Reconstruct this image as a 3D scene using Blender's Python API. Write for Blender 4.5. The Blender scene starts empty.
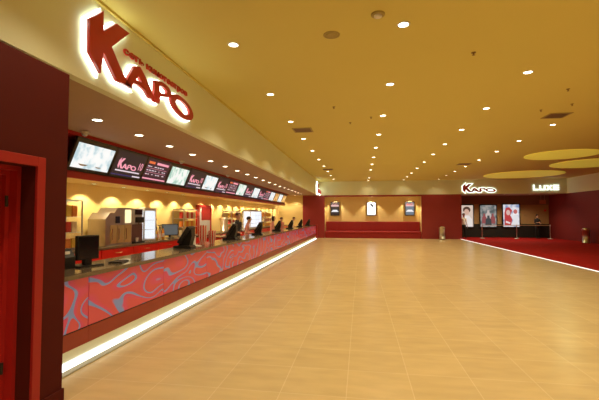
import bpy, bmesh, math, random
from mathutils import Vector, Matrix, Euler
random.seed(7)
S = bpy.context.scene
C = S.collection
PI = math.pi
ORD = ['first', 'second', 'third', 'fourth', 'fifth', 'sixth', 'seventh', 'eighth', 'ninth', 'tenth', 'eleventh', 'twelfth',
       'thirteenth', 'fourteenth', 'fifteenth', 'sixteenth', 'seventeenth', 'eighteenth', 'nineteenth', 'twentieth', 'twenty-first', 'twenty-second', 'twenty-third', 'twenty-fourth']

# ------------------------------------------------------------------ materials
def lin(r, g, b):
    def f(c):
        c /= 255.0
        return c / 12.92 if c <= 0.04045 else ((c + 0.055) / 1.055) ** 2.4
    return (f(r), f(g), f(b), 1.0)

def mat(name, col, rough=0.6, metal=0.0, var=0.06, scale=6.0, bump=0.0, spec=0.5):
    m = bpy.data.materials.new(name); m.use_nodes = True
    nt = m.node_tree; b = nt.nodes['Principled BSDF']
    b.inputs['Roughness'].default_value = rough; b.inputs['Metallic'].default_value = metal
    b.inputs['Specular IOR Level'].default_value = spec
    tc = nt.nodes.new('ShaderNodeTexCoord'); nz = nt.nodes.new('ShaderNodeTexNoise')
    nz.inputs['Scale'].default_value = scale; nz.inputs['Detail'].default_value = 3
    nt.links.new(tc.outputs['Object'], nz.inputs['Vector'])
    mx = nt.nodes.new('ShaderNodeMix'); mx.data_type = 'RGBA'
    nt.links.new(nz.outputs['Fac'], mx.inputs['Factor'])
    mx.inputs['A'].default_value = tuple(c * (1 - var) for c in col[:3]) + (1,)
    mx.inputs['B'].default_value = tuple(min(1, c * (1 + var)) for c in col[:3]) + (1,)
    nt.links.new(mx.outputs['Result'], b.inputs['Base Color'])
    if bump:
        bp = nt.nodes.new('ShaderNodeBump'); bp.inputs['Strength'].default_value = bump
        n2 = nt.nodes.new('ShaderNodeTexNoise'); n2.inputs['Scale'].default_value = scale * 12
        nt.links.new(tc.outputs['Object'], n2.inputs['Vector'])
        nt.links.new(n2.outputs['Fac'], bp.inputs['Height']); nt.links.new(bp.outputs['Normal'], b.inputs['Normal'])
    return m

def emis(name, col, strength):
    m = bpy.data.materials.new(name); m.use_nodes = True
    b = m.node_tree.nodes['Principled BSDF']
    b.inputs['Base Color'].default_value = (0.02, 0.02, 0.02, 1)
    b.inputs['Emission Color'].default_value = col
    b.inputs['Emission Strength'].default_value = strength
    b.inputs['Roughness'].default_value = 0.4
    return m

def screen_mat(name, ca, cb, cc, strength, scale=2.5):
    """a lit picture made of soft procedural patches"""
    m = bpy.data.materials.new(name); m.use_nodes = True
    nt = m.node_tree; b = nt.nodes['Principled BSDF']
    b.inputs['Base Color'].default_value = (0.02, 0.02, 0.02, 1); b.inputs['Roughness'].default_value = 0.3
    tc = nt.nodes.new('ShaderNodeTexCoord'); nz = nt.nodes.new('ShaderNodeTexNoise')
    nz.inputs['Scale'].default_value = scale; nz.inputs['Detail'].default_value = 2
    nt.links.new(tc.outputs['Object'], nz.inputs['Vector'])
    cr = nt.nodes.new('ShaderNodeValToRGB'); e = cr.color_ramp.elements
    e[0].position = 0.36; e[0].color = ca; e[1].position = 0.62; e[1].color = cc
    x = e.new(0.5); x.color = cb
    nt.links.new(nz.outputs['Fac'], cr.inputs['Fac'])
    nt.links.new(cr.outputs['Color'], b.inputs['Emission Color']); b.inputs['Emission Strength'].default_value = strength
    return m

M = {}
M['ceiling'] = mat('yellow ceiling paint', (0.68, 0.585, 0.165, 1), 0.75, var=0.02, scale=0.6)
M['disc'] = mat('yellow disc paint with added glow', (0.95, 0.90, 0.20, 1), 0.7, var=0.02)
_b = M['disc'].node_tree.nodes['Principled BSDF']; _b.inputs['Emission Color'].default_value = (0.55, 0.47, 0.05, 1); _b.inputs['Emission Strength'].default_value = 0.36   # small glow added to brighten the discs and the carpet side
M['cream'] = mat('cream fascia paint', (0.78, 0.81, 0.57, 1), 0.65, var=0.02, scale=1.5)
M['soffit'] = mat('beige soffit paint', (0.44, 0.30, 0.20, 1), 0.7, var=0.03)
M['red_wall'] = mat('dark red wall paint', (0.31, 0.028, 0.030, 1), 0.55, var=0.06, scale=3, bump=0.05)
M['red_trim'] = mat('red gloss paint', (0.42, 0.018, 0.016, 1), 0.4, var=0.04)
M['door_red'] = mat('red lacquered door', (0.42, 0.014, 0.012, 1), 0.5, var=0.04)
M['side_red'] = mat('oxblood red side wall', (0.085, 0.008, 0.005, 1), 0.8, var=0.05, scale=3, spec=0.2)
M['right_red'] = mat('deep wine red wall', (0.22, 0.018, 0.018, 1), 0.6, var=0.05, scale=3)
M['yellow_wall'] = mat('warm yellow plaster', (0.88, 0.68, 0.27, 1), 0.7, var=0.03, scale=2)
M['alcove'] = mat('ochre alcove paint', (0.80, 0.62, 0.28, 1), 0.7, var=0.03)
M['brown_wall'] = mat('brown corridor wall', (0.42, 0.26, 0.11, 1), 0.7, var=0.05)
M['dark_wall'] = mat('dark brown bulkhead', (0.22, 0.13, 0.075, 1), 0.7, var=0.05)
M['black_wall'] = mat('black wainscot', (0.010, 0.009, 0.009, 1), 0.6)
M['base_red'] = mat('red brown counter base', (0.33, 0.045, 0.025, 1), 0.35, var=0.1, scale=4)
M['stone'] = mat('polished grey brown stone', (0.17, 0.125, 0.085, 1), 0.12, var=0.25, scale=30)
M['black'] = mat('black plastic', (0.012, 0.011, 0.011, 1), 0.4)
M['screen_off'] = mat('dark monitor glass', (0.008, 0.008, 0.010, 1), 0.15)
M['bezel'] = mat('charcoal bezel', (0.030, 0.024, 0.028, 1), 0.35)
M['steel'] = mat('brushed steel', (0.62, 0.58, 0.52, 1), 0.28, 0.9, var=0.08, scale=10)
M['chrome'] = mat('polished steel', (0.8, 0.78, 0.74, 1), 0.15, 1.0)
M['alu'] = mat('grey aluminium profile', (0.50, 0.52, 0.46, 1), 0.45, 0.3)
M['white'] = mat('white plastic', (0.75, 0.73, 0.68, 1), 0.5)
M['pale'] = mat('pale grey enamel', (0.60, 0.60, 0.60, 1), 0.4)
M['vent'] = mat('bronze vent blades', (0.16, 0.09, 0.035, 1), 0.6)
M['speaker'] = mat('olive grille', (0.40, 0.31, 0.10, 1), 0.7)
M['brass'] = mat('dull brass', (0.30, 0.19, 0.06, 1), 0.5, 0.5)
M['cab_red'] = mat('bright red cabinet lacquer', (0.62, 0.018, 0.012, 1), 0.3)
M['casing'] = mat('red door casing', (0.36, 0.014, 0.012, 1), 0.5)
M['bench'] = mat('red upholstery', (0.33, 0.014, 0.016, 1), 0.7, var=0.08, scale=8, bump=0.1)
M['purple'] = mat('purple brown panel', (0.16, 0.085, 0.085, 1), 0.35)
M['glass_amber'] = mat('amber tinted pane', (0.75, 0.58, 0.28, 1), 0.1, 0.3)
M['paper'] = mat('white paper', (0.82, 0.80, 0.76, 1), 0.8)
M['letter_red'] = mat('red acrylic letters', (0.52, 0.022, 0.016, 1), 0.35)
M['skin'] = mat('skin', (0.62, 0.36, 0.24, 1), 0.5)
M['hair_dark'] = mat('dark hair', (0.025, 0.015, 0.01, 1), 0.5)
M['hair_brown'] = mat('brown hair', (0.13, 0.06, 0.025, 1), 0.5)
M['lip'] = mat('lips', (0.42, 0.12, 0.10, 1), 0.5)
M['vest'] = mat('charcoal vest cloth', (0.03, 0.032, 0.04, 1), 0.8)
M['shirt_white'] = mat('white shirt cloth', (0.78, 0.75, 0.70, 1), 0.8)
M['shirt_pink'] = mat('pink and white shirt cloth', (0.75, 0.32, 0.27, 1), 0.8, var=0.35, scale=40)
M['shirt_red'] = mat('red shirt cloth', (0.62, 0.09, 0.05, 1), 0.8)
M['pants'] = mat('black trousers cloth', (0.012, 0.012, 0.014, 1), 0.8)
M['em_lamp'] = emis('warm lamp lens', (1.0, 0.90, 0.66, 1), 10)
M['em_small'] = emis('small warm lamp lens', (1.0, 0.82, 0.5, 1), 6)
M['em_halo'] = emis('white halo light', (0.92, 1.0, 0.82, 1), 4.5)
M['em_sign'] = emis('white sign light', (0.92, 1.0, 0.84, 1), 1.7)
M['em_strip'] = emis('white LED strip', (1.0, 0.98, 0.90, 1), 3.0)
M['em_edge'] = emis('white floor LED line', (1.0, 0.94, 0.84, 1), 1.5)
M['em_white'] = screen_mat('white menu picture', lin(190, 215, 222), lin(240, 246, 246), lin(252, 252, 250), 1.0, 5)
M['em_mint'] = screen_mat('mint menu picture', lin(165, 205, 190), lin(225, 240, 230), lin(250, 250, 246), 1.0, 5)
M['em_orange'] = screen_mat('orange menu picture', lin(190, 120, 40), lin(225, 165, 80), lin(245, 215, 150), 0.9, 5)
M['em_pink'] = emis('pink menu lettering', lin(246, 160, 178), 1.0)
M['em_orange_t'] = emis('orange menu lettering', lin(230, 110, 60), 1.0)
M['em_wtext'] = emis('white menu lettering', lin(240, 225, 235), 0.9)
M['em_blue'] = emis('blue menu bar', lin(50, 50, 120), 0.8)
M['em_plum'] = emis('plum menu ground', lin(62, 30, 48), 0.8)
M['em_dark'] = emis('dark menu ground', lin(46, 34, 42), 0.7)
M['em_fridge'] = emis('lit fridge interior', lin(232, 238, 245), 1.25)
M['em_shelf'] = emis('warm shelf light', lin(255, 235, 180), 1.3)

def floor_mat():
    m = bpy.data.materials.new('beige stone floor tiles'); m.use_nodes = True
    nt = m.node_tree; b = nt.nodes['Principled BSDF']
    tc = nt.nodes.new('ShaderNodeTexCoord'); mp = nt.nodes.new('ShaderNodeMapping')
    mp.inputs['Location'].default_value = (0.14, 0.13, 0)
    nt.links.new(tc.outputs['Object'], mp.inputs['Vector'])
    br = nt.nodes.new('ShaderNodeTexBrick'); br.offset = 0; br.squash = 1
    br.inputs['Scale'].default_value = 1.0
    br.inputs['Brick Width'].default_value = 0.612; br.inputs['Row Height'].default_value = 0.612
    br.inputs['Mortar Size'].default_value = 0.0045; br.inputs['Mortar Smooth'].default_value = 0.4
    br.inputs['Color1'].default_value = (0.60, 0.455, 0.225, 1); br.inputs['Color2'].default_value = (0.645, 0.49, 0.245, 1)
    br.inputs['Mortar'].default_value = (0.72, 0.58, 0.34, 1)
    nt.links.new(mp.outputs['Vector'], br.inputs['Vector'])
    nz = nt.nodes.new('ShaderNodeTexNoise'); nz.inputs['Scale'].default_value = 2.2; nz.inputs['Detail'].default_value = 5
    mp2 = nt.nodes.new('ShaderNodeMapping'); mp2.inputs['Scale'].default_value = (1.0, 3.0, 1)
    nt.links.new(tc.outputs['Object'], mp2.inputs['Vector']); nt.links.new(mp2.outputs['Vector'], nz.inputs['Vector'])
    mr = nt.nodes.new('ShaderNodeMapRange'); mr.inputs['To Min'].default_value = 0.80; mr.inputs['To Max'].default_value = 1.14
    nt.links.new(nz.outputs['Fac'], mr.inputs['Value'])
    mx = nt.nodes.new('ShaderNodeVectorMath'); mx.operation = 'SCALE'
    nt.links.new(br.outputs['Color'], mx.inputs[0]); nt.links.new(mr.outputs['Result'], mx.inputs['Scale'])
    nt.links.new(mx.outputs['Vector'], b.inputs['Base Color'])
    b.inputs['Roughness'].default_value = 0.26; b.inputs['Specular IOR Level'].default_value = 0.45
    return m
M['floor'] = floor_mat()

def carpet_mat():
    m = mat('red carpet pile', (0.36, 0.010, 0.009, 1), 0.95, var=0.25, scale=3.0, bump=0.4, spec=0.1)
    return m
M['carpet'] = carpet_mat()

def swirl_mat():
    """pink red panel with blue grey contour loops"""
    m = bpy.data.materials.new('pink red panel with blue grey swirls'); m.use_nodes = True
    nt = m.node_tree; b = nt.nodes['Principled BSDF']
    tc = nt.nodes.new('ShaderNodeTexCoord')
    mp = nt.nodes.new('ShaderNodeMapping'); mp.inputs['Scale'].default_value = (1, 1.0, 1.9)
    nt.links.new(tc.outputs['Object'], mp.inputs['Vector'])
    nz = nt.nodes.new('ShaderNodeTexNoise'); nz.inputs['Scale'].default_value = 1.2; nz.inputs['Detail'].default_value = 0.6
    nz.inputs['Distortion'].default_value = 0.5
    nt.links.new(mp.outputs['Vector'], nz.inputs['Vector'])
    mu = nt.nodes.new('ShaderNodeMath'); mu.operation = 'MULTIPLY'; mu.inputs[1].default_value = 7.0
    fr = nt.nodes.new('ShaderNodeMath'); fr.operation = 'FRACT'
    nt.links.new(nz.outputs['Fac'], mu.inputs[0]); nt.links.new(mu.outputs[0], fr.inputs[0])
    cr = nt.nodes.new('ShaderNodeValToRGB'); cr.color_ramp.interpolation = 'LINEAR'
    e = cr.color_ramp.elements
    red = (0.62, 0.085, 0.09, 1); pink = (0.62, 0.075, 0.16, 1); blue = (0.21, 0.29, 0.58, 1)
    e[0].position = 0.0; e[0].color = red; e[1].position = 1.0; e[1].color = red
    for p, c in ((0.38, pink), (0.43, blue), (0.56, blue), (0.61, red)):
        x = e.new(p); x.color = c
    nt.links.new(fr.outputs[0], cr.inputs['Fac']); nt.links.new(cr.outputs['Color'], b.inputs['Base Color'])
    b.inputs['Roughness'].default_value = 0.25
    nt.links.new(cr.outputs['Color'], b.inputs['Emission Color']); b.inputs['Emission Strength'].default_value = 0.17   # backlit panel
    return m
M['swirl'] = swirl_mat()

def stripe_mat():
    m = bpy.data.materials.new('red and white striped card'); m.use_nodes = True
    nt = m.node_tree; b = nt.nodes['Principled BSDF']
    tc = nt.nodes.new('ShaderNodeTexCoord'); sp = nt.nodes.new('ShaderNodeSeparateXYZ')
    nt.links.new(tc.outputs['Object'], sp.inputs[0])
    at = nt.nodes.new('ShaderNodeMath'); at.operation = 'ARCTAN2'
    nt.links.new(sp.outputs['X'], at.inputs[0]); nt.links.new(sp.outputs['Y'], at.inputs[1])
    mu = nt.nodes.new('ShaderNodeMath'); mu.operation = 'MULTIPLY'; mu.inputs[1].default_value = 9
    sn = nt.nodes.new('ShaderNodeMath'); sn.operation = 'SINE'
    gt = nt.nodes.new('ShaderNodeMath'); gt.operation = 'GREATER_THAN'; gt.inputs[1].default_value = 0
    nt.links.new(at.outputs[0], mu.inputs[0]); nt.links.new(mu.outputs[0], sn.inputs[0]); nt.links.new(sn.outputs[0], gt.inputs[0])
    mx = nt.nodes.new('ShaderNodeMix'); mx.data_type = 'RGBA'
    mx.inputs['A'].default_value = (0.70, 0.03, 0.025, 1); mx.inputs['B'].default_value = (0.8, 0.66, 0.56, 1)
    nt.links.new(gt.outputs[0], mx.inputs['Factor']); nt.links.new(mx.outputs['Result'], b.inputs['Base Color'])
    return m
M['stripe'] = stripe_mat()

def glass_mat():
    m = bpy.data.materials.new('clear display glass'); m.use_nodes = True
    nt = m.node_tree; out = nt.nodes['Material Output']; nt.nodes.remove(nt.nodes['Principled BSDF'])
    t = nt.nodes.new('ShaderNodeBsdfTransparent'); g = nt.nodes.new('ShaderNodeBsdfGlossy'); g.inputs['Roughness'].default_value = 0.05
    mx = nt.nodes.new('ShaderNodeMixShader')
    mx.inputs[0].default_value = 0.07; nt.links.new(t.outputs[0], mx.inputs[1]); nt.links.new(g.outputs[0], mx.inputs[2])
    nt.links.new(mx.outputs[0], out.inputs['Surface'])
    return m
M['glass'] = glass_mat()

# ------------------------------------------------------------------ mesh helpers
class MB:
    def __init__(s): s.bm = bmesh.new()
    def box(s, x0, x1, y0, y1, z0, z1, bev=0.0, rot=None, seg=2):
        r = bmesh.ops.create_cube(s.bm, size=1.0)
        vs = r['verts']
        c = Vector(((x0 + x1) / 2, (y0 + y1) / 2, (z0 + z1) / 2))
        for v in vs:
            v.co = Vector((v.co.x * (x1 - x0), v.co.y * (y1 - y0), v.co.z * (z1 - z0)))
        if bev:
            es = list({e for v in vs for e in v.link_edges})
            g = bmesh.ops.bevel(s.bm, geom=es, offset=bev, segments=seg, affect='EDGES', profile=0.5)
            vs = list({v for f in g['faces'] for v in f.verts} | {v for v in vs if v.is_valid})
        for v in vs:
            if rot is not None: v.co = rot @ v.co
            v.co += c
        return s
    def cyl(s, c, r, h, axis='z', r2=None, n=20):
        """c = centre of the base"""
        g = bmesh.ops.create_cone(s.bm, cap_ends=True, segments=n, radius1=r, radius2=r if r2 is None else r2, depth=h)
        for v in g['verts']:
            p = Vector((v.co.x, v.co.y, v.co.z + h / 2))
            if axis == 'x': p = Vector((p.z, p.x, p.y))
            if axis == 'y': p = Vector((p.x, p.z, p.y))
            v.co = p + Vector(c)
        return s
    def lathe(s, prof, c=(0, 0, 0), n=24):
        rings = []
        for r, z in prof:
            rings.append([s.bm.verts.new((c[0] + r * math.cos(2 * PI * k / n), c[1] + r * math.sin(2 * PI * k / n), c[2] + z)) for k in range(n)])
        for a, b in zip(rings, rings[1:]):
            for k in range(n):
                s.bm.faces.new((a[k], a[(k + 1) % n], b[(k + 1) % n], b[k]))
        s.bm.faces.new(list(reversed(rings[0]))); s.bm.faces.new(rings[-1])
        return s
    def prism(s, pts, lo, hi, plane='yz'):
        """polygon pts in a plane, extruded along the third axis"""
        def P(a, b, t):
            return {'yz': (t, a, b), 'xz': (a, t, b), 'xy': (a, b, t)}[plane]
        A = [s.bm.verts.new(P(a, b, lo)) for a, b in pts]; B = [s.bm.verts.new(P(a, b, hi)) for a, b in pts]
        s.bm.faces.new(A); s.bm.faces.new(list(reversed(B)))
        n = len(pts)
        for k in range(n):
            s.bm.faces.new((A[k], B[k], B[(k + 1) % n], A[(k + 1) % n]))
        return s
    def sphere(s, c, rx, ry, rz, n=16):
        g = bmesh.ops.create_uvsphere(s.bm, u_segments=n, v_segments=max(8, n // 2), radius=1)
        for v in g['verts']: v.co = Vector((v.co.x * rx + c[0], v.co.y * ry + c[1], v.co.z * rz + c[2]))
        return s
    def tube(s, pts, r, n=8):
        pts = [Vector(p) for p in pts]; rings = []
        for i, p in enumerate(pts):
            d = (pts[min(i + 1, len(pts) - 1)] - pts[max(i - 1, 0)]).normalized()
            a = d.orthogonal().normalized(); b = d.cross(a)
            rings.append([s.bm.verts.new(p + r * (math.cos(2 * PI * k / n) * a + math.sin(2 * PI * k / n) * b)) for k in range(n)])
        for A, B in zip(rings, rings[1:]):
            # match starting vertex to limit twist
            off = min(range(n), key=lambda o: (A[0].co - B[o].co).length)
            B2 = B[off:] + B[:off]; B[:] = B2
            for k in range(n): s.bm.faces.new((A[k], A[(k + 1) % n], B[(k + 1) % n], B[k]))
        s.bm.faces.new(list(reversed(rings[0]))); s.bm.faces.new(rings[-1])
        return s
    def build(s, name, m, parent=None, smooth=False, loc=None, rot=None):
        bmesh.ops.recalc_face_normals(s.bm, faces=s.bm.faces)
        me = bpy.data.meshes.new(name); s.bm.to_mesh(me); s.bm.free()
        if smooth:
            for p in me.polygons: p.use_smooth = True
        me.materials.append(m)
        o = bpy.data.objects.new(name, me); C.objects.link(o)
        if parent: o.parent = parent
        if loc: o.location = loc
        if rot: o.rotation_euler = rot
        return o

def tag(o, label, cat, group=None, kind=None):
    o['label'] = label; o['category'] = cat
    if group: o['group'] = group
    if kind: o['kind'] = kind
    return o

def thing(name, label, cat, loc=(0, 0, 0), rz=0.0, group=None):
    o = bpy.data.objects.new(name, None); C.objects.link(o)
    o.location = loc; o.rotation_euler = (0, 0, rz); o.empty_display_size = 0.1
    return tag(o, label, cat, group)

def struct(name, mb, m, label=None, cat=None):
    o = mb.build(name, m); o['kind'] = 'structure'
    o['label'] = label or name.replace('_', ' '); o['category'] = cat or name.split('_')[0]
    return o

def copy_tree(o, parent=None):
    c = o.copy(); C.objects.link(c)
    if parent: c.parent = parent
    for ch in list(o.children): copy_tree(ch, c)
    return c

def curve_mesh(name, polys, m, parent, extrude, matrix, offset=0.0, smooth_poly=()):
    """closed 2-D outlines (holes nested) filled and extruded, turned into a mesh"""
    cu = bpy.data.curves.new(name, 'CURVE'); cu.dimensions = '2D'; cu.fill_mode = 'BOTH'
    cu.extrude = extrude; cu.offset = offset
    for pts in polys:
        sp = cu.splines.new('POLY'); sp.points.add(len(pts) - 1)
        for k, (a, b) in enumerate(pts): sp.points[k].co = (a, b, 0, 1)
        sp.use_cyclic_u = True
    return curve_to_mesh(name, cu, m, parent, matrix)

def curve_to_mesh(name, cu, m, parent, matrix):
    t = bpy.data.objects.new(name + '_tmp', cu); C.objects.link(t)
    dg = bpy.context.evaluated_depsgraph_get(); dg.update()
    me = bpy.data.meshes.new_from_object(t.evaluated_get(dg))
    bpy.data.objects.remove(t); bpy.data.curves.remove(cu)
    me.name = name; me.transform(matrix); me.materials.clear(); me.materials.append(m)
    o = bpy.data.objects.new(name, me); C.objects.link(o)
    if parent: o.parent = parent
    return o

def text_mesh(name, s, size, m, parent, matrix, extrude=0.004, xscale=1.0, shear=0.0, offset=0.0, align='LEFT', spacing=1.0):
    cu = bpy.data.curves.new(name, 'FONT'); cu.body = s; cu.size = size; cu.extrude = extrude
    cu.shear = shear; cu.offset = offset; cu.align_x = align; cu.space_character = spacing
    return curve_to_mesh(name, cu, m, parent, matrix @ Matrix.Diagonal((xscale, 1, 1, 1)))

# plane frames: sign writing axes -> world
def fr_x(x, y, z):      # reads along +y, faces +x
    return Matrix(((0, 0, 1, x), (1, 0, 0, y), (0, 1, 0, z), (0, 0, 0, 1)))
def fr_y(x, y, z):      # reads along +x, faces -y
    return Matrix(((1, 0, 0, x), (0, 0, -1, y), (0, 1, 0, z), (0, 0, 0, 1)))

def spot(name, loc, power, angle, parent=None, blend=0.6, col=(1.0, 0.82, 0.53), radius=0.05, rot=(0, 0, 0)):
    l = bpy.data.lights.new(name, 'SPOT'); l.energy = power; l.spot_size = math.radians(angle); l.spot_blend = blend
    l.color = col; l.shadow_soft_size = radius
    o = bpy.data.objects.new(name, l); C.objects.link(o); o.location = loc; o.rotation_euler = rot
    if parent: o.parent = parent
    return o

# ------------------------------------------------------------------ measures
CZ = 4.15        # hall ceiling
SZ = 3.14        # soffit over the counter
S2 = 2.34        # lower soffit behind the menu board
YB = 28.0        # end wall
FX = -3.0        # fascia plane
WX = -6.1        # concession back wall
CX = 6.87        # edge of the carpet
RX = 13.7        # right wall
YN = -4.5        # wall behind the camera
YC = 30.6        # corridor back wall

# ------------------------------------------------------------------ the setting
struct('floor', MB().box(WX - .1, CX, YN, YB + .9, -0.12, 0.0), M['floor'], 'beige stone tile floor of the lobby')
struct('trim_1', MB().box(CX, CX + 0.055, YN, YB, -0.1, 0.012), M['em_edge'], 'white light line along the edge of the red carpet', 'light line')
tag(MB().box(CX + 0.055, RX, YN, YC, -0.1, 0.010).build('carpet', M['carpet']), 'red carpet area right of the white light line', 'carpet', kind='structure')
struct('ceiling', MB().box(FX, RX + .2, YN, YB + .4, CZ, CZ + 0.15), M['ceiling'], 'yellow painted hall ceiling')
struct('trim_2', MB().box(FX - 0.12, FX, YN, YB, SZ, CZ), M['cream'], 'cream fascia above the counter', 'fascia')
struct('trim_3', MB().box(FX, FX + 0.03, 3.06, YB, CZ - 0.035, CZ), M['ceiling'], 'thin yellow cornice along the top of the cream fascia', 'cornice')
struct('trim_4', MB().box(FX - .12, RX, YB, YB + 0.12, SZ, CZ), M['cream'], 'cream fascia across the end wall', 'fascia')
struct('trim_5', MB().box(RX, RX + 0.12, YN, YB + .12, SZ, CZ), M['cream'], 'cream fascia along the right wall', 'fascia')
struct('ceiling_soffit', MB().box(WX - .1, FX - .12, 2.2, YB, SZ, SZ + 0.1), M['soffit'], 'beige soffit with downlights above the counter', 'ceiling')
# left wall with the doorway, thicker than the fascia above
DW0, DW1, DH = 1.62, 2.71, 2.05
wl = MB()
wl.box(-2.95, -2.62, YN, DW0, 0, 2.935).box(-2.95, -2.62, DW1, 3.05, 0, 2.935).box(-2.95, -2.62, DW0, DW1, DH, 2.935)
wl.box(-2.98, -2.95, YN, 3.03, 0, 3.08)
struct('wall_left', wl, M['side_red'], 'dark red wall left of the counter with a door')
struct('baseboard_left', MB().box(-2.62, -2.602, DW1 + .09, 3.06, 0, 0.125, 0.004), M['side_red'], 'dark red skirting beside the door')
# door
d = MB().box(-2.90, -2.86, DW0 + .07, DW1 - .07, 0.005, DH - .06, 0.003)
dr = struct('door_1', d, M['door_red'], 'red door in the dark red left wall', 'door')
fm = MB()
for a, b, xo in ((0.0, 0.035, -2.75), (0.035, 0.07, -2.82)):
    fm.box(-2.90, xo, DW1 - b, DW1 - a, 0, DH - a).box(-2.90, xo, DW0 + a, DW0 + b, 0, DH - a).box(-2.90, xo, DW0 + b, DW1 - b, DH - b, DH - a)
fm.build('door_jamb', M['door_red'], dr)
fm = MB()
for (a, b, c) in ((DW1, DW1 + .08, 0), (DW0 - .08, DW0, 0)):
    fm.box(-2.62, -2.595, a, b, 0, DH + .08, 0.004)
fm.box(-2.62, -2.595, DW0, DW1, DH, DH + .08, 0.004)
fm.build('door_casing', M['casing'], dr)
hg = MB()
for z in (0.40, 1.72): hg.cyl((-2.80, DW1 - .078, z), 0.012, 0.09)
hg.build('hinge', M['black'], dr)
# other walls
struct('wall_concession_back', MB().box(WX - .12, WX, 2.2, YB, 0, SZ), M['yellow_wall'], 'yellow wall behind the counter')
struct('wall_concession_near', MB().box(WX - .1, -2.95, 2.1, 2.2, 0, SZ + .1), M['side_red'], 'wall closing the counter area beside the door')
struct('wall_concession_end', MB().box(WX, -4.25, YB, YB + .12, 0, SZ), M['yellow_wall'], 'yellow end wall behind the counter')
wb = MB()
wb.box(-4.25, -2.62, YB, YB + .12, 0, SZ).box(4.28, CX + .1, YB, YB + .12, 0, SZ)
wb.box(-2.62, 4.28, YB, YB + .12, 3.02, SZ)
struct('wall_back', wb, M['red_wall'], 'red end wall around the bench alcove')
wa = MB().box(-2.74, 4.4, YB + .75, YB + .87, 0, 3.1).box(-2.74, -2.62, YB + .12, YB + .75, 0, 3.1).box(4.28, 4.40, YB + .12, YB + .75, 0, 3.1).box(-2.62, 4.28, YB + .12, YB + .75, 3.03, 3.1)
struct('wall_alcove', wa, M['alcove'], 'ochre alcove wall above the red bench')
struct('wall_corridor_left', MB().box(CX - .02, CX + .1, YB + .12, YC + .1, 0, SZ), M['red_wall'], 'red wall end at the corridor mouth')
struct('wall_corridor_back', MB().box(CX + .1, RX, YC, YC + .12, 0, SZ), M['brown_wall'], 'brown wall behind the lit posters')
struct('trim_7', MB().box(CX + .1, 11.7, YC - .10, YC, 2.52, SZ).box(11.7, RX, YC - .1, YC, 2.45, SZ), M['dark_wall'], 'dark brown bulkhead above the lit posters', 'bulkhead')
struct('trim_8', MB().box(CX + .1, RX, YC - .06, YC, 0.0, 1.02), M['black_wall'], 'black wainscot below the lit posters', 'wainscot')
struct('ceiling_corridor', MB().box(CX - .02, RX + .1, YB + .12, YC + .1, SZ, SZ + .1), M['soffit'], 'low ceiling of the corridor', 'ceiling')
struct('wall_right', MB().box(RX, RX + .12, YN, YC + .1, 0, SZ), M['right_red'], 'deep wine red right wall')
struct('wall_rear', MB().box(-3.1, RX + .1, YN - .12, YN, 0, CZ + .1), M['cream'], 'wall behind the camera')

# round ceiling discs, upper right
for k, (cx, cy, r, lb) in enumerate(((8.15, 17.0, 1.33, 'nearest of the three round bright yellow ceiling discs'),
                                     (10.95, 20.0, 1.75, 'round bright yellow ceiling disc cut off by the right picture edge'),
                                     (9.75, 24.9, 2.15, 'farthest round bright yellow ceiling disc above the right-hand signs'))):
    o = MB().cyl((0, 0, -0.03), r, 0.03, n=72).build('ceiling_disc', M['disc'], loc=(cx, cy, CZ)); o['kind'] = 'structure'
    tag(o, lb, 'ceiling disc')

# ------------------------------------------------------------------ downlights
def make_downlight(r=0.075, lens='em_lamp', name='downlight'):
    t = thing(name, '', 'downlight')
    prof = [(r + .022, 0.0), (r + .022, -0.006), (r + .002, -0.010), (r, -0.004), (r, 0.0)]
    MB().lathe(prof).build('trim_ring', M['white'], t, True)
    MB().lathe([(r, -0.001), (r * .96, -0.0065), (r * .3, -0.0075)]).build('lens', M[lens], t)
    return t
proto = make_downlight(0.066)
PRO = {'hall': proto}
def place_light(p, loc, label, group):
    key = p
    o = PRO[key]
    if o.get('used'): o = copy_tree(o); o['used'] = 1
    else: o['used'] = 1
    o.location = loc; o['label'] = label; o['group'] = group
    return o
cols = [(-1.82, [5.24 + 2.31 * k for k in range(10)], 'in the row beside the cream fascia'),
        (0.57, [5.03, 7.32, 9.62, 11.87, 14.18, 16.52, 18.74, 21.08, 25.5, 27.4], 'in the middle left row'),
        (2.95, [7.08, 9.35, 11.58, 13.87, 16.09, 18.38, 20.75, 23.05, 25.22, 27.4], 'in the middle right row'),
        (5.28, [9.12, 11.34, 13.63, 15.78, 18.08, 20.37, 22.6, 24.84, 27.2], 'in the row nearest the carpet')]
HALLW = 95
for x, ys, row in cols:
    for k, y in enumerate(ys):
        xx = x + (0.1 * (k / 9.0 - .5) if x > 1 else 0)
        place_light('hall', (xx, y, CZ), 'round ceiling downlight %s, %s from the camera' % (row, ORD[k]), 'hall ceiling downlights')
        spot('downlight_lamp', (xx, y, CZ - .03), HALLW if y < 26.9 else 18, 125)
    y = ys[0] - 2.3
    while y > YN + .8:
        spot('downlight_lamp', (x, y, CZ - .03), HALLW, 125)
        place_light('hall', (x, y, CZ), 'round ceiling downlight behind the camera', 'downlights out of view')
        y -= 2.3
PRO['soffit'] = make_downlight(0.07, 'em_lamp')
for k in range(19):
    y = 5.29 + 1.135 * k
    place_light('soffit', (-4.04, y, SZ), 'round downlight in the beige counter soffit, %s from the left' % ORD[k], 'soffit downlights')
    spot('downlight_lamp', (-4.04, y, SZ - .03), 22, 120)
PRO['wash'] = make_downlight(0.045, 'em_small')
k = 0; y = 5.4
while y < 27.6:
    place_light('wash', (-5.78, y, S2 + .01), 'small downlight in the low soffit behind the menu board, %s from left' % ORD[k], 'wall washer downlights')
    spot('downlight_lamp', (-5.76, y, S2 - .02), 52, 122, blend=0.32, radius=0.015, col=(1.0, 0.80, 0.48))
    k += 1; y += 1.06

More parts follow.
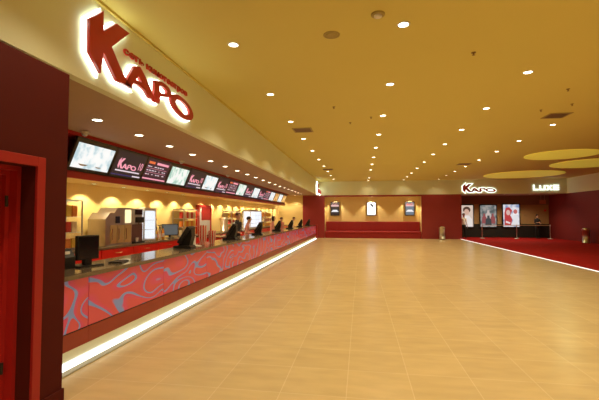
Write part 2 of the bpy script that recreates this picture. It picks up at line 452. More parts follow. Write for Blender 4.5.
for k, x in enumerate((-1.9, 0.8, 3.53)):
    if k == 0: PRO['alc'] = make_downlight(0.05, 'em_small')
    place_light('alc', (x, YB + .42, 3.03), 'small spotlight in the alcove head above the %s wall screen' % ('left', 'middle', 'right')[k], 'alcove spotlights')
    spot('downlight_lamp', (x, YB + .42, 3.0), 150, 100, blend=0.4, radius=0.02)
for k, x in enumerate((8.33, 9.95, 11.6)):
    place_light('alc', (x, YB + .45, SZ), 'small spotlight at the corridor mouth below the lit signs, %s from left' % ORD[k], 'corridor spotlights')
    spot('downlight_lamp', (x, YB + .6, SZ - .03), 110, 140)
for k, x in enumerate((-5.7, -4.75)):
    place_light('soffit', (x, 27.5, SZ), 'round downlight close to the yellow end wall behind the counter, %s of two' % ('left', 'right')[k], 'end wall downlights')
    spot('downlight_lamp', (x, 27.45, SZ - .03), 70, 110)
# carpet side: greenish fill lamps added under the ceiling discs
spot('disc_fill_lamp', (8.15, 17.0, CZ - .05), 160, 165, col=(0.85, 1.0, 0.5), radius=0.3)
spot('disc_fill_lamp', (9.75, 24.9, CZ - .05), 160, 165, col=(0.85, 1.0, 0.5), radius=0.3)

for x in (7.8, 10.2, 12.6):  # unseen greenish downlights, added to bring up the light on the right
    for y in (-2.0, 1.0, 4.0, 7.0):
        place_light('hall', (x, y, CZ), 'added fill downlight over the near carpet, out of view', 'downlights out of view')
        spot('downlight_lamp', (x, y, CZ - .03), 110, 140, col=(0.92, 1.0, 0.62))
# ------------------------------------------------------------------ ceiling fittings
def vent(x, y, s, lb):
    t = thing('ceiling_vent', lb, 'vent', (x, y, CZ))
    f = MB().box(-s / 2, s / 2, -s / 2, -s / 2 + .04, -.014, 0).box(-s / 2, s / 2, s / 2 - .04, s / 2, -.014, 0).box(-s / 2, -s / 2 + .04, -s / 2 + .04, s / 2 - .04, -.014, 0).box(s / 2 - .04, s / 2, -s / 2 + .04, s / 2 - .04, -.014, 0)
    f.build('frame', M['speaker'], t)
    b = MB()
    R = Matrix.Rotation(math.radians(35), 3, 'X')
    n = 7
    for i in range(n):
        yy = -s / 2 + .04 + (i + .5) * (s - .08) / n
        b.box(-s / 2 + .04, s / 2 - .04, yy - .035, yy + .035, -.013, -.009, rot=None)
    b.build('blades', M['vent'], t)
vent(-1.65, 10.9, 0.56, 'square brown ceiling vent near the cream fascia')
vent(4.85, 10.3, 0.52, 'square brown ceiling vent right of the middle, largest in view')
vent(4.98, 19.4, 0.6, 'square brown ceiling vent before the right-hand signs')
vent(-1.73, 20.5, 0.56, 'square brown ceiling vent far along the cream fascia')
for x, y, lb in ((-0.38, 5.17, 'round olive ceiling speaker left of the nearest middle downlight'),):
    t = thing('ceiling_speaker', lb, 'speaker', (x, y, CZ))
    MB().lathe([(0.115, 0), (0.115, -0.006), (0.10, -0.010), (0.095, -0.006)]).build('rim', M['speaker'], t, True)
    MB().lathe([(0.095, -.004), (0.06, -.011), (0.01, -.013)]).build('grille', M['speaker'], t, True)
t = thing('smoke_detector', 'round grey smoke detector on the ceiling beside the nearest middle downlight', 'detector', (0.23, 4.72, CZ))
MB().lathe([(0.085, 0), (0.085, -.015), (0.07, -.02)]).build('base', M['speaker'], t, True)
MB().lathe([(0.05, -.018), (0.05, -.035), (0.03, -.045)]).build('sensor', M['white'], t, True)
SP = [(1.73, 6.09, 'right of the nearest middle downlight'), (-0.26, 10.22, 'left of the third middle downlight'), (-0.59, 8.68, 'between the fascia row and the middle row'),
      (0.28, 9.73, 'just left of the third middle downlight, close to another'), (4.07, 8.17, 'near the upper right, above the large vent'), (4.24, 9.71, 'left of the large vent'), (4.7, 9.29, 'directly above the large vent')]
p0 = None
for x, y, lb in SP:
    if p0 is None:
        p0 = thing('ceiling_sprinkler', '', 'sprinkler')
        MB().lathe([(0.035, 0), (0.035, -.004), (0.012, -.008), (0.010, -.03)]).build('rose', M['brass'], p0, True)
        MB().lathe([(0.022, -.038), (0.022, -.042)]).cyl((0, 0, -.04), .004, .012).build('deflector', M['brass'], p0)
        o = p0
    else: o = copy_tree(p0)
    o.location = (x, y, CZ); o['label'] = 'small brass ceiling sprinkler ' + lb; o['group'] = 'ceiling sprinklers'
pd = None
for k, (x, y, lb) in enumerate(((-3.25, 3.66, 'white dome camera under the soffit beside the dark red wall'), (-4.82, 6.0, 'white dome camera under the soffit near the left end of the menu board'),
                                (-4.8, 9.65, 'white dome camera under the soffit above the fourth menu screen'), (-4.79, 13.28, 'white dome camera under the soffit above the seventh menu screen'))):
    if pd is None:
        pd = thing('dome_camera', '', 'camera')
        MB().lathe([(0.07, 0), (0.07, -.03), (0.06, -.035)]).build('housing', M['white'], pd, True)
        MB().lathe([(0.055, -.033), (0.052, -.055), (0.035, -.078), (0.008, -.088)]).build('dome', M['pale'], pd, True)
        o = pd
    else: o = copy_tree(pd)
    o.location = (x, y, SZ); o['label'] = lb; o['group'] = 'soffit dome cameras'

# ------------------------------------------------------------------ KAPO letters (sign plane: y, z)
def ell(cx, cz, rx, rz, n=40, rot=0.0):
    return [(cx + rx * math.cos(2 * PI * k / n) * math.cos(rot) - rz * math.sin(2 * PI * k / n) * math.sin(rot),
             cz + rx * math.cos(2 * PI * k / n) * math.sin(rot) + rz * math.sin(2 * PI * k / n) * math.cos(rot)) for k in range(n)]
LK = [(3.653, 3.797), (3.873, 4.002), (3.88, 3.774), (4.111, 3.977), (4.372, 3.98), (4.030, 3.655), (4.17, 3.50), (4.284, 3.392), (4.451, 3.291), (4.132, 3.287), (3.888, 3.528), (3.849, 3.269), (3.665, 3.432)]
LA = [(4.494, 3.606), (4.62, 3.644), (4.76, 3.55), (4.95, 3.37), (4.955, 3.297), (4.844, 3.297), (4.733, 3.367), (4.6, 3.383), (4.474, 3.374), (4.436, 3.285), (4.302, 3.300), (4.36, 3.40)]
LAh = [(4.583, 3.505), (4.528, 3.435), (4.672, 3.446)]
LP = [(4.986, 3.592), (5.175, 3.638), (5.30, 3.638), (5.401, 3.62), (5.470, 3.575), (5.475, 3.52), (5.40, 3.468), (5.262, 3.438), (5.142, 3.405), (5.125, 3.293), (4.965, 3.285), (4.985, 3.45)]
LPh = [(5.119, 3.560), (5.238, 3.576), (5.34, 3.545), (5.33, 3.50), (5.18, 3.463), (5.125, 3.47)]
LO = ell(5.865, 3.440, 0.405, 0.163, 44, -0.10); LOh = ell(5.865, 3.444, 0.245, 0.092, 44, -0.10)
KAPO = [('letter_k', [LK]), ('letter_a', [LA, LAh]), ('letter_p', [LP, LPh]), ('letter_o', [LO, LOh])]
SX0, SZ0, SW, SH = 3.653, 3.269, 2.62, 0.735
def norm(polys, w, h):
    return [[((a - SX0) / SW * w, (b - SZ0) / SH * h) for a, b in p] for p in polys]

sg = thing('cinema_sign', 'large red KAPO letters with white halo on the cream fascia above the counter', 'sign', (FX, 3.65, 3.27))
inv = Matrix.Translation((-FX, -3.65, -3.27))
for nm, polys in KAPO:
    L = curve_mesh(nm, polys, M['letter_red'], sg, 0.020, inv @ fr_x(FX + 0.075, 0, 0))
    curve_mesh('halo', polys, M['em_halo'], L, 0.014, inv @ fr_x(FX + 0.025, 0, 0), offset=0.024)
def text_width(st, size):
    cu = bpy.data.curves.new('measure', 'FONT'); cu.body = st; cu.size = size
    t = bpy.data.objects.new('measure', cu); C.objects.link(t); bpy.context.view_layer.update()
    w_ = t.dimensions.x; bpy.data.objects.remove(t); bpy.data.curves.remove(cu); return w_
TG = 'сеть кинотеатров'; SZT = .125
full = text_width(TG, SZT)
for i, chx in enumerate(TG):
    if chx == ' ': continue
    off = text_width(TG[:i + 1], SZT) - text_width(chx, SZT)
    text_mesh('tagline_letter', chx, SZT, M['letter_red'], sg, inv @ fr_x(FX + .010, 4.375 + off * 1.79 / full, 3.735), extrude=0.008, xscale=1.79 / full, offset=0.004)

# far copy at the end of the fascia, and the sign over the corridor
sg2 = thing('cinema_sign', 'small lit KAPO sign at the far end of the cream counter fascia', 'sign', (FX, 25.9, 3.20))
for nm, polys in KAPO:
    L = curve_mesh(nm, norm(polys, 2.2, .68), M['letter_red'], sg2, 0.02, fr_x(0.10, 0, 0))
    curve_mesh('halo', norm(polys, 2.2, .68), M['em_halo'], L, 0.03, fr_x(0.035, 0, 0), offset=0.06)
sg3 = thing('cinema_sign', 'red KAPO letters with white outline over the corridor mouth', 'sign', (7.05, YB, 3.26))
for nm, polys in KAPO:
    L = curve_mesh(nm, norm(polys, 2.15, .60), M['letter_red'], sg3, 0.012, fr_y(0, -0.085, 0), offset=0.004)
    curve_mesh('halo', norm(polys, 2.15, .60), M['em_sign'], L, 0.02, fr_y(0, -0.03, 0), offset=0.055)
# LUXE sign, lit squared letters
lx = thing('luxe_sign', 'white lit LUXE lettering at the right end of the cream fascia', 'sign', (11.6, YB, 3.36))
def bars(name, rects, x0):
    mb = MB()
    for a, b, c, d_ in rects: mb.box(x0 + a, x0 + b, -.06, -.01, c, d_)
    return mb.build(name, M['em_sign'], lx)
bars('letter_l', [(0, .09, 0, .38), (0.09, .34, 0, .09)], 0)
bars('letter_u', [(0, .09, 0, .33), (.27, .36, 0, .33), (.09, .27, 0, .09)], .40)
xm = MB(); xm.prism([(.80, 0), (.92, 0), (1.20, .34), (1.08, .34)], -.06, -.01, 'xz'); xm.prism([(.80, .34), (.92, .34), (.985, .255), (.935, .18)], -.06, -.01, 'xz'); xm.prism([(1.065, .16), (1.02, .09), (1.08, 0), (1.20, 0)], -.06, -.01, 'xz')
xm.build('letter_x', M['em_sign'], lx)
bars('letter_e', [(0, .09, 0, .36), (.09, .36, 0, .08), (.09, .36, .14, .22), (.09, .36, .28, .36)], 1.24)

# ------------------------------------------------------------------ menu board
bx0, bx1 = -5.42, -5.2
struct('trim_9', MB().box(-5.50, -5.36, 2.2, 26.15, S2 + .05, SZ), M['red_trim'], 'red bulkhead that carries the row of menu screens', 'bulkhead')
struct('ceiling_low_soffit', MB().box(WX, -5.25, 2.2, 26.15, S2 + .01, S2 + .05), M['yellow_wall'], 'low yellow soffit behind the menu board', 'ceiling')
bt = MB().box(-5.27, -5.20, 3.1, 26.15, S2, S2 + .12).box(-5.36, -4.98, 3.1, 26.15, SZ - .06, SZ).box(-5.36, -5.25, 26.1, 26.15, S2 + .05, SZ - .06)
struct('trim_10', bt, M['red_trim'], 'red edge bands above and below the menu screens', 'trim')
PITCH = 1.156; Y0 = 6.03; ZB, ZT = 2.475, 3.045
tilt = math.atan2(0.24, ZT - ZB)
seq = ['w', 'k', 't', 'm', 'k', 'w', 'k', 't', 'm', 'k', 'w', 'k', 't', 'w', 'o', 'w', 'o']
HH = 0.645
def screen_base(y, kind, label):
    t = thing('menu_screen', label, 'screen', (-5.22, y, ZB)); t.rotation_euler = (0, tilt, 0)
    t['group'] = 'menu screens above the counter'
    MB().box(-.05, 0, 0.006, PITCH - .006, 0, HH, 0.004).build('housing', M['bezel'], t)
    return t
cnt = {}
names = {'w': 'white picture', 'm': 'mint white picture', 'k': 'dark logo', 't': 'dark price list', 'o': 'orange picture'}
for i, kd in enumerate(seq):
    y = Y0 + PITCH * i
    t = screen_base(y, kd, 'menu screen with %s, %s from the left above the counter' % (names[kd], ORD[i]))
    a, b = 0.05, PITCH - .06
    if kd in 'wmo':
        a = .07
        d = MB().box(0, .004, a, b, .07, .55).build('display', M[{'w': 'em_white', 'm': 'em_mint', 'o': 'em_orange'}[kd]], t)
        if kd == 'w':
            q = MB().lathe([(.001, 0), (.07, 0.004), (.12, .03), (.125, .035), (.10, .03)], (0, 0, 0)).build('picture', M['pale'], d)
            q.matrix_local = Matrix.Translation((.006, .36, .12)) @ Matrix.Diagonal((.02, 1, 1, 1))
            q2 = q.copy(); C.objects.link(q2); q2.matrix_local = Matrix.Translation((.006, .78, .12)) @ Matrix.Diagonal((.02, .7, .7, 1))
    elif kd == 'k':
        d = MB().box(0, .003, a, b, .05, .60).build('display', M['em_dark'], t)
        lg = None
        cu = []
        for nm, polys in KAPO: cu += norm(polys, .68, .25)
        # one logo part: letters joined as one outline set
        curve_mesh('logo', cu, M['em_pink'], d, 0.002, fr_x(.006, .16, .21))
        text_mesh('number', '10', .25, M['em_pink'], d, fr_x(.006, .88, .25), .002, xscale=.75)
        MB().box(.003, .006, .14, 1.02, .155, .185).build('underline', M['em_wtext'], d)
        MB().box(.003, .006, a, .75, .065, .085).build('footer_bar', M['em_blue'], d)
        MB().box(.003, .006, .80, b, .065, .095).build('footer_text', M['em_wtext'], d)
    elif kd == 't':
        d = MB().box(0, .003, a, b, .05, .60).build('display', M['em_plum'], t)
        MB().box(.003, .006, .10, .36, .48, .54).build('heading', M['em_orange_t'], d)
        MB().box(.003, .006, .46, 1.02, .48, .54).build('heading_bar', M['em_pink'], d)
        r = random.Random(i); tx = MB()
        for z in (.40, .30, .20):
            yy = .10
            while yy < .95:
                w = r.uniform(.03, .11)
                tx.box(.003, .006, yy, min(.98, yy + w), z, z + .022); yy += w + (.035 if r.random() > .3 else .12)
        tx.build('price_lines', M['em_wtext'], d)
        MB().box(.003, .006, a, b, .08, .115).box(.003, .006, .1, 1., .36, .367).box(.003, .006, .1, 1., .26, .267).build('rule', M['em_pink'], d)

# ------------------------------------------------------------------ service counter
CT = 1.0
ctop = MB().box(-3.78, -3.08, 2.4, 26.75, CT - .052, CT, 0.006)
tag(ctop.build('countertop', M['stone']), 'long polished grey brown stone countertop in front of the staff', 'countertop')
PB, PT = 0.375, 0.945
def joint(k): return 4.02 + 1.715 * k
t0 = None
for k in range(-1, 14):
    y0, y1 = joint(k - 0), joint(k + 1)
    y0 = max(y0, 2.4); y1 = min(y1, 26.72)
    if y1 - y0 < .3: continue
    t = thing('counter_unit', 'pink red swirl fronted counter unit, %s from the left end' % ORD[k + 1], 'counter', (-3.13, y0, 0), group='service counter units')
    w = y1 - y0
    MB().box(-.62, -.02, 0.002, w - .002, .19, PT).build('carcass', M['base_red'], t)
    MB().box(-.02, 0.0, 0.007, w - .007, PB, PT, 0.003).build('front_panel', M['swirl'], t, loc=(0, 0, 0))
    MB().box(-.02, .004, 0.001, w - .001, .185, PB - .012, 0.002).build('base_panel', M['base_red'], t)
    MB().box(-.025, -.002, .02, w - .02, PB - .012, PB).build('shadow_gap', M['black'], t)
    MB().box(-.55, -.03, 0.002, w - .002, .0, .19).build('plinth', M['white'], t)
    # separate texture space per panel
    for ch in t.children:
        if ch.name.startswith('front_panel'):
            me = ch.data
            sh = Vector((k * 0.37, k * 2.3 + 1.1, 0))
            me.transform(Matrix.Translation(sh)); ch.location = -sh
st = thing('counter_light_strip', 'long white light strip along the foot of the counter', 'light strip', (-3.13, 2.45, 0))
MB().box(-.02, 0.012, 0, 24.25, .085, .185).build('lit_skirting', M['cream'], st)
MB().prism([(0.012, .072), (0.068, .022), (0.068, .012), (0.012, .012)], 0, 24.25, 'xz').build('diffuser', M['em_strip'], st)
MB().prism([(-.02, 0.0), (0.135, 0.0), (0.135, .012), (0.07, .024), (0.069, .011), (-.02, .011)], 0, 24.25, 'xz').build('metal_profile', M['alu'], st)
pe = MB().box(-3.75, -3.02, 26.76, 26.86, 0, CT + .01, .004)
tag(pe.build('counter_end_panel', M['red_trim']), 'red upright panel closing the far end of the counter', 'panel')

# POS terminals
def pos_terminal(y, label, x=-3.42, rz=0.0):
    t = thing('cash_register', label, 'cash register', (x, y, CT), rz, 'cash registers on the counter')
    MB().prism([(-.22, 0.0), (.13, 0.0), (.13, .03), (.10, .06), (-.22, .05)], -.16, .16, 'xz').build('base', M['black'], t)
    MB().prism([(-.14, .05), (.08, .05), (.13, .24), (.12, .38), (.06, .36)], -.11, .11, 'xz').build('neck', M['black'], t)
    # screen leans: top towards the hall, glass facing the staff
    R = Matrix.Rotation(math.radians(32), 3, 'Y')
    MB().box(-.035, .035, -.20, .20, -.185, .185, .012, rot=R).build('screen_housing', M['black'], t, loc=(-.01, 0, .265))
    MB().box(-.040, -.035, -.18, .18, -.165, .165, rot=R).build('touch_screen', M['screen_off'], t, loc=(-.01, 0, .265))
    MB().box(-.02, .02, -.06, .06, -.03, .03, .004, rot=R).build('card_reader', M['black'], t, loc=(-.02, .215, .29))
    return t
labs = ['second from the left', 'third from the left', 'fourth from the left', 'fifth from the left', 'sixth from the left', 'seventh from the left', 'farthest']
for y, lb in zip((7.15, 9.85, 12.55, 15.6, 18.5, 21.6, 24.9), labs):
    pos_terminal(y, 'black leaning cash register screen on the stone countertop, %s' % lb, rz=0.12)
t = thing('monitor', 'black flat monitor on the countertop, nearest the dark red wall', 'monitor', (-3.48, 4.42, CT), math.radians(76))
MB().box(-.17, .17, -.11, .11, 0, .02, .006).build('base', M['black'], t)
MB().box(-.05, .05, -.03, .03, .02, .20, .004).build('neck', M['black'], t)
MB().box(-.155, .155, -.03, .02, .085, .395, .008, rot=None).build('screen_housing', M['black'], t)
MB().box(-.142, .142, -.034, -.03, .10, .38).build('screen', M['screen_off'], t)
t = thing('receipt_printer', 'small black receipt printer left of the nearest monitor', 'printer', (-3.62, 4.16, CT), -.2)
MB().prism([(-.12, 0), (.12, 0), (.12, .14), (.04, .24), (-.12, .24)], -.09, .09, 'xz').build('body', M['black'], t)
MB().box(.06, .09, -.04, .04, .14, .21).build('receipt', M['paper'], t)
t = thing('keyboard', 'flat black keypad lying on the countertop right of the nearest monitor', 'keypad', (-3.33, 4.86, CT), .3)
MB().box(-.09, .09, -.15, .15, 0, .018, .005).build('body', M['black'], t)
kb = MB()
for i in range(4):
    for j in range(8): kb.box(-.075 + i * .038, -.045 + i * .038, -.135 + j * .034, -.108 + j * .034, .018, .023)
kb.build('keys', M['bezel'], t)
tag(MB().box(-.08, .08, -.11, .11, 0, .004).build('leaflet', M['paper'], loc=(-3.42, 5.12, CT), rot=(0, 0, .5)), 'white leaflet on the countertop beside the black keypad', 'leaflet')
lt = thing('leaflet_holder', 'white leaflet holder right of the second cash register', 'leaflet holder', (-3.40, 7.62, CT), 0.2)
MB().prism([(-.09, 0), (.07, 0), (.07, .008), (-.05, .03), (-.085, .16), (-.10, .16)], -.08, .08, 'xz').build('stand', M['white'], lt)
MB().box(-.066, -.058, -.07, .07, .03, .21).build('leaflets', M['paper'], lt)

# striped popcorn buckets, in three nested stacks
def bucket_stack(x, y, n, where):
    prev = None
    for i in range(n):
        o = MB().lathe([(.055, 0), (.092, .17), (.096, .175), (.088, .172), (.052, .006)], n=20).build('popcorn_bucket', M['stripe'], loc=(x, y, CT + .062 * i))
        tag(o, 'red and white striped popcorn bucket, %s in the %s stack on the counter' % (('lowest', 'second up', 'third up', 'fourth up', 'fifth up', 'sixth up')[i], where), 'popcorn bucket', 'striped popcorn buckets')
bucket_stack(-3.52, 8.15, 5, 'nearest left')
bucket_stack(-3.40, 8.40, 3, 'nearest right')
bucket_stack(-3.50, 16.9, 4, 'far')

# ------------------------------------------------------------------ back counter
BX = -5.40; BT = 0.97
tag(MB().box(WX + .005, BX + .02, 5.0, 27.9, BT - .05, BT, .005).build('back_countertop', M['stone']), 'grey brown stone top of the back counter along the yellow wall', 'countertop')
cab = None
n = 20; cw = (27.9 - 5.0) / n
for k in range(n):
    if cab is None:
        cab = thing('base_cabinet', '', 'cabinet', group='red base cabinets of the back counter')
        MB().box(-.66, -.02, .003, cw - .003, .08, BT - .05).build('body', M['cab_red'], cab)
        MB().box(-.60, -.06, .003, cw - .003, 0, .08).build('plinth', M['black'], cab)
        for a, b, c, d in ((.01, cw - .01, .70, .905),):
            dw = MB().box(-.02, 0, a, b, c, d, .003).build('drawer', M['cab_red'], cab)
            MB().tube([(0, cw / 2 - .09, .82), (.03, cw / 2 - .085, .82), (.03, cw / 2 + .085, .82), (0, cw / 2 + .09, .82)], .008).build('handle', M['chrome'], dw)
        for a, b in ((.01, cw / 2 - .003), (cw / 2 + .003, cw - .01)):
            dd = MB().box(-.02, 0, a, b, .10, .692, .003).build('door', M['cab_red'], cab)
            yy = cw / 2 + (-.05 if a < .1 else .05)
            MB().tube([(0, yy, .50), (.03, yy, .505), (.03, yy, .635), (0, yy, .64)], .008).build('handle', M['chrome'], dd)
        o = cab
    else: o = copy_tree(cab)
    o.location = (BX, 5.0 + cw * k, 0)
    o['label'] = 'bright red base cabinet under the back counter, %s from the left' % ORD[k]

XB = -5.76      # middle of the back counter
pack_cols = [mat('orange snack pack', (0.75, 0.25, 0.04, 1)), mat('red snack pack', (0.6, 0.05, 0.03, 1)), mat('yellow snack pack', (0.8, 0.55, 0.08, 1)), mat('cream snack pack', (0.8, 0.66, 0.42, 1))]
pack_names = ['orange', 'red', 'yellow', 'cream']
def shelf_case(y0, y1, z0, z1, name, label, levels, npk, short, glass=True):
    w = y1 - y0; h = z1 - z0
    t = thing(name, label, 'display case', (XB - .1, y0, z0))
    f = MB()
    for yy in (0, w - .02):
        for xx in (-.2, .18): f.box(xx, xx + .02, yy, yy + .02, 0, h)
    f.box(-.2, .2, 0, w, h - .03, h).box(-.2, .2, 0, w, 0, .03)
    f.build('frame', M['steel'], t)
    MB().box(.0, .17, .03, w - .03, h - .036, h - .03).build('top_light', M['em_shelf'], t)
    for i in range(levels):
        zz = .03 + (h - .06) / levels * i
        if i: MB().box(-.18, .18, .02, w - .02, zz - .01, zz).build('shelf', M['white'], t)
        for j in range(npk):
            c = (i + j * 2 + int(y0)) % 4
            pw = (w - .08) / npk
            ph = min(.24, (h / levels) * .7) * (0.8 + .2 * ((i * 7 + j * 3) % 3) / 2)
            o = MB().box(-.05, .05, 0, pw * .86, 0, ph, .008).build('snack_pack', pack_cols[c], loc=(XB - .1 + .06, y0 + .04 + pw * j + pw * .07, z0 + zz + (0.0 if i else 0)))
            tag(o, '%s snack pack, %s from left on the %s shelf, %s' % (pack_names[c], ORD[j], ('bottom', 'second', 'third', 'top')[i] if levels < 5 else ORD[i], short), 'snack pack', 'snack packs in the ' + short)
    if glass: MB().box(.2, .204, .0, w, .0, h).build('glass_pane', M['glass'], t)
    return t
shelf_case(6.5, 7.05, BT, 1.97, 'snack_display_case', 'glass snack display case lit from above, behind the nearest monitor', 3, 3, 'glass case behind nearest monitor')

# popcorn machine
pm = thing('popcorn_machine', 'wide steel and glass popcorn machine with a sloped left side on the back counter', 'popcorn machine', (XB, 7.62, BT))
MB().prism([(0, 0), (.98, 0), (.98, .86), (.42, .86), (.30, .74), (.14, .74), (0, .60)], -.24, .20, 'yz').build('cabinet', M['steel'], pm)
for a, b in ((.16, .38), (.40, .66), (.68, .94)):
    dd = MB().box(.20, .212, a, b, .04, .46, .003).build('door', M['glass_amber'], pm)
    MB().tube([(.212, a + .03, .12), (.235, a + .03, .13), (.235, a + .03, .38), (.212, a + .03, .39)], .008).build('handle', M['chrome'], dd)
MB().box(.20, .208, .34, .50, .50, .66, .003).build('control_panel', M['screen_off'], pm)
MB().box(.20, .208, .70, .94, .50, .82, .003).build('window', M['em_shelf'], pm)
# coffee machine
cm = thing('coffee_machine', 'tall coffee machine with purple brown front between popcorn machine and lit fridge', 'coffee machine', (XB, 8.62, BT))
MB().box(-.24, .16, 0, .5, 0, .86, .008).build('body', M['pale'], cm)
MB().box(.16, .18, .02, .48, .03, .46, .004).build('front_panel', M['purple'], cm)
MB().box(.16, .175, .16, .48, .70, .83, .003).build('display', M['screen_off'], cm)
MB().box(.16, .24, .18, .46, .50, .64, .006).build('brew_head', M['black'], cm)
MB().cyl((.21, .25, .46), .012, .05).cyl((.21, .38, .46), .012, .05).build('spout', M['chrome'], cm)
MB().box(.16, .26, .05, .46, 0, .03, .003).build('drip_tray', M['black'], cm)
tag(MB().lathe([(.03, 0), (.042, .09), (.045, .095), (.038, .09)]).build('paper_cup', M['paper'], loc=(XB + .215, 8.80, BT + .03)), 'white paper cup on the tray of the coffee machine', 'cup')

def fridge(y0, y1, h, label, nsh):
    w = y1 - y0
    t = thing('drinks_fridge', label, 'fridge', (XB, y0, BT))
    MB().box(-.20, .16, 0.004, .010, .05, h - .05).build('side_pane', M['glass'], t)
    f = MB().box(-.26, -.22, 0, w, 0, h).box(-.22, -.19, 0, .03, 0, h).box(.15, .18, 0, .03, 0, h).box(-.22, .18, w - .03, w, 0, h).box(-.22, .18, .03, w - .03, 0, .05).box(-.22, .18, .03, w - .03, h - .05, h)
    f.build('cabinet', M['white'], t)
    MB().box(-.215, -.20, .03, w - .03, .05, h - .05).box(-.20, .17, w - .045, w - .032, .05, h - .05).build('light_panel', M['em_fridge'], t)
    s_ = MB()
    for k in range(nsh): s_.box(-.19, .15, .03, w - .03, .05 + (k + 1) * (h - .1) / (nsh + 1) - .006, .05 + (k + 1) * (h - .1) / (nsh + 1))
    s_.build('shelves', M['steel'], t)
    dd = MB().box(.18, .188, 0, w, 0, h).build('glass_door', M['glass'], t)
    MB().tube([(.188, w - .05, h * .3), (.215, w - .05, h * .32), (.215, w - .05, h * .68), (.188, w - .05, h * .7)], .009).build('handle', M['chrome'], dd)
    MB().box(.0, .20, -.01, w + .01, h, h + .025).build('lid', M['white'], t)
    return t
fridge(9.17, 9.75, .86, 'small white lit drinks fridge right of the coffee machine', 2)
fridge(18.9, 21.1, .95, 'wide white lit drinks fridge far along the back counter', 3)

# syrup bottles with pumps
bcol = [('amber', (0.55, 0.25, 0.04, 1)), ('yellow', (0.8, 0.55, 0.06, 1)), ('red', (0.6, 0.04, 0.03, 1)), ('pale', (0.75, 0.68, 0.5, 1)), ('brown', (0.18, 0.07, 0.03, 1)), ('orange', (0.75, 0.3, 0.04, 1))]
for i, (nm, c) in enumerate(bcol):
    t = thing('syrup_bottle', '%s syrup bottle with black pump, %s from the left right of the small lit fridge' % (nm, ORD[i]), 'bottle', (XB + .02 + .04 * (i % 2), 9.87 + .098 * i, BT), group='syrup bottles')
    MB().lathe([(.036, 0), (.038, .02), (.038, .20), (.030, .25), (.013, .28), (.013, .31)]).build('body', mat(nm + ' syrup', c, .15), t, True)
    MB().cyl((0, 0, .31), .018, .025).cyl((0, 0, .335), .006, .07).tube([(0, 0, .40), (.02, 0, .41), (.07, 0, .395)], .008).build('pump', M['black'], t)
    MB().cyl((0, 0, .06), .0388, .10).build('bottle_label', M['paper'] if i % 2 else M['shirt_red'], t)
t = thing('monitor', 'small grey monitor on the back counter right of the syrup bottles', 'monitor', (XB + .05, 10.78, BT), -.75)
MB().box(-.08, .08, -.11, .11, 0, .015, .004).build('base', M['black'], t)
MB().box(-.04, -.01, -.03, .03, .015, .16).build('neck', M['black'], t)
MB().box(-.02, .015, -.25, .25, .08, .42, .006).build('screen_housing', M['black'], t)
MB().box(.015, .018, -.23, .23, .10, .40).build('screen', emis('grey monitor picture', lin(95, 100, 100), .8), t)
shelf_case(11.6, 12.7, BT, 1.86, 'snack_display_case', 'open lit snack shelves on the back counter above the second cash register', 3, 6, 'shelves above second register', False)
# red framed tall cupboard / service door
tc = thing('tall_cupboard', 'tall cupboard with red frame and pale door standing against the yellow wall', 'cupboard', (WX + .005, 13.45, BT))
f = MB().box(0, .12, 0, .08, 0, 1.08).box(0, .12, 1.16, 1.24, 0, 1.08).box(0, .12, .08, 1.16, 1.0, 1.08)
f.build('frame', M['red_trim'], tc)
MB().box(0, .08, .08, .34, 0, 1.0, .004).build('side_panel', M['pale'], tc)
MB().box(0, .09, .34, 1.16, .50, 1.0, .004).build('upper_panel', M['red_trim'], tc)
dd = MB().box(0, .09, .34, 1.16, 0.01, .49, .004).build('door', M['pale'], tc)
MB().tube([(.09, .42, .15), (.12, .42, .16), (.12, .42, .34), (.09, .42, .35)], .009).build('handle', M['chrome'], dd)
ur = thing('water_boiler', 'upright steel water boiler on the back counter behind the dark vested attendant', 'boiler', (XB, 15.55, BT))
MB().lathe([(.17, 0), (.17, .04), (.16, .05), (.16, .54), (.14, .58), (.03, .61)]).build('tank', M['steel'], ur, True)
MB().cyl((.15, 0, .12), .015, .07, 'x').cyl((.21, 0, .08), .010, .05).build('tap', M['chrome'], ur)
MB().cyl((0, 0, .60), .02, .04).build('lid_knob', M['black'], ur)
shelf_case(16.2, 17.5, BT, 1.84, 'snack_display_case', 'lit snack shelves on the back counter right of the steel boiler', 3, 6, 'shelves beside steel boiler', False)
shelf_case(22.2, 24.2, BT, 1.90, 'snack_display_case', 'farthest lit snack shelves on the back counter', 3, 8, 'farthest shelves', False)
# red service trolley in the aisle
tr_ = thing('service_cart', 'low bright red service cart in the aisle behind the striped buckets', 'cart', (-4.75, 11.9, 0))
MB().box(-.25, .25, 0, 1.1, .12, .92, .006).build('body', M['cab_red'], tr_)
MB().box(-.27, .27, -.02, 1.12, .92, .95, .004).build('top', M['stone'], tr_)
for a in (-.2, .2):
    for b in (.08, 1.02): MB().cyl((a - .015, b, .055), .05, .03, 'x').box(a - .01, a + .01, b - .02, b + .02, .05, .12).build('caster', M['black'], tr_)
# small red wall switch plate near the end wall
tag(MB().box(-5.0, -4.9, YB - .015, YB, 1.30, 1.42, .003).build('wall_switch', M['brass']), 'small dark switch plate on the yellow end wall behind the counter', 'switch')

# ------------------------------------------------------------------ bench alcove
bn = thing('bench', 'long red upholstered bench in the alcove of the end wall', 'bench', (-2.60, YB + .05, 0))
BL = 6.86
MB().box(0, BL, .0, .62, 0, .36, .006).build('base', M['bench'], bn)
MB().box(0, BL, -.05, .56, .36, .52, .05, seg=3).build('seat', M['bench'], bn)
MB().box(.03, BL - .03, .48, .68, .52, 1.20, .04, seg=3).build('backrest', M['bench'], bn)
for k in range(1, 8): MB().tube([(BL * k / 8, .475, .53), (BL * k / 8, .475, 1.18)], .008).build('piping', M['bench'], bn)

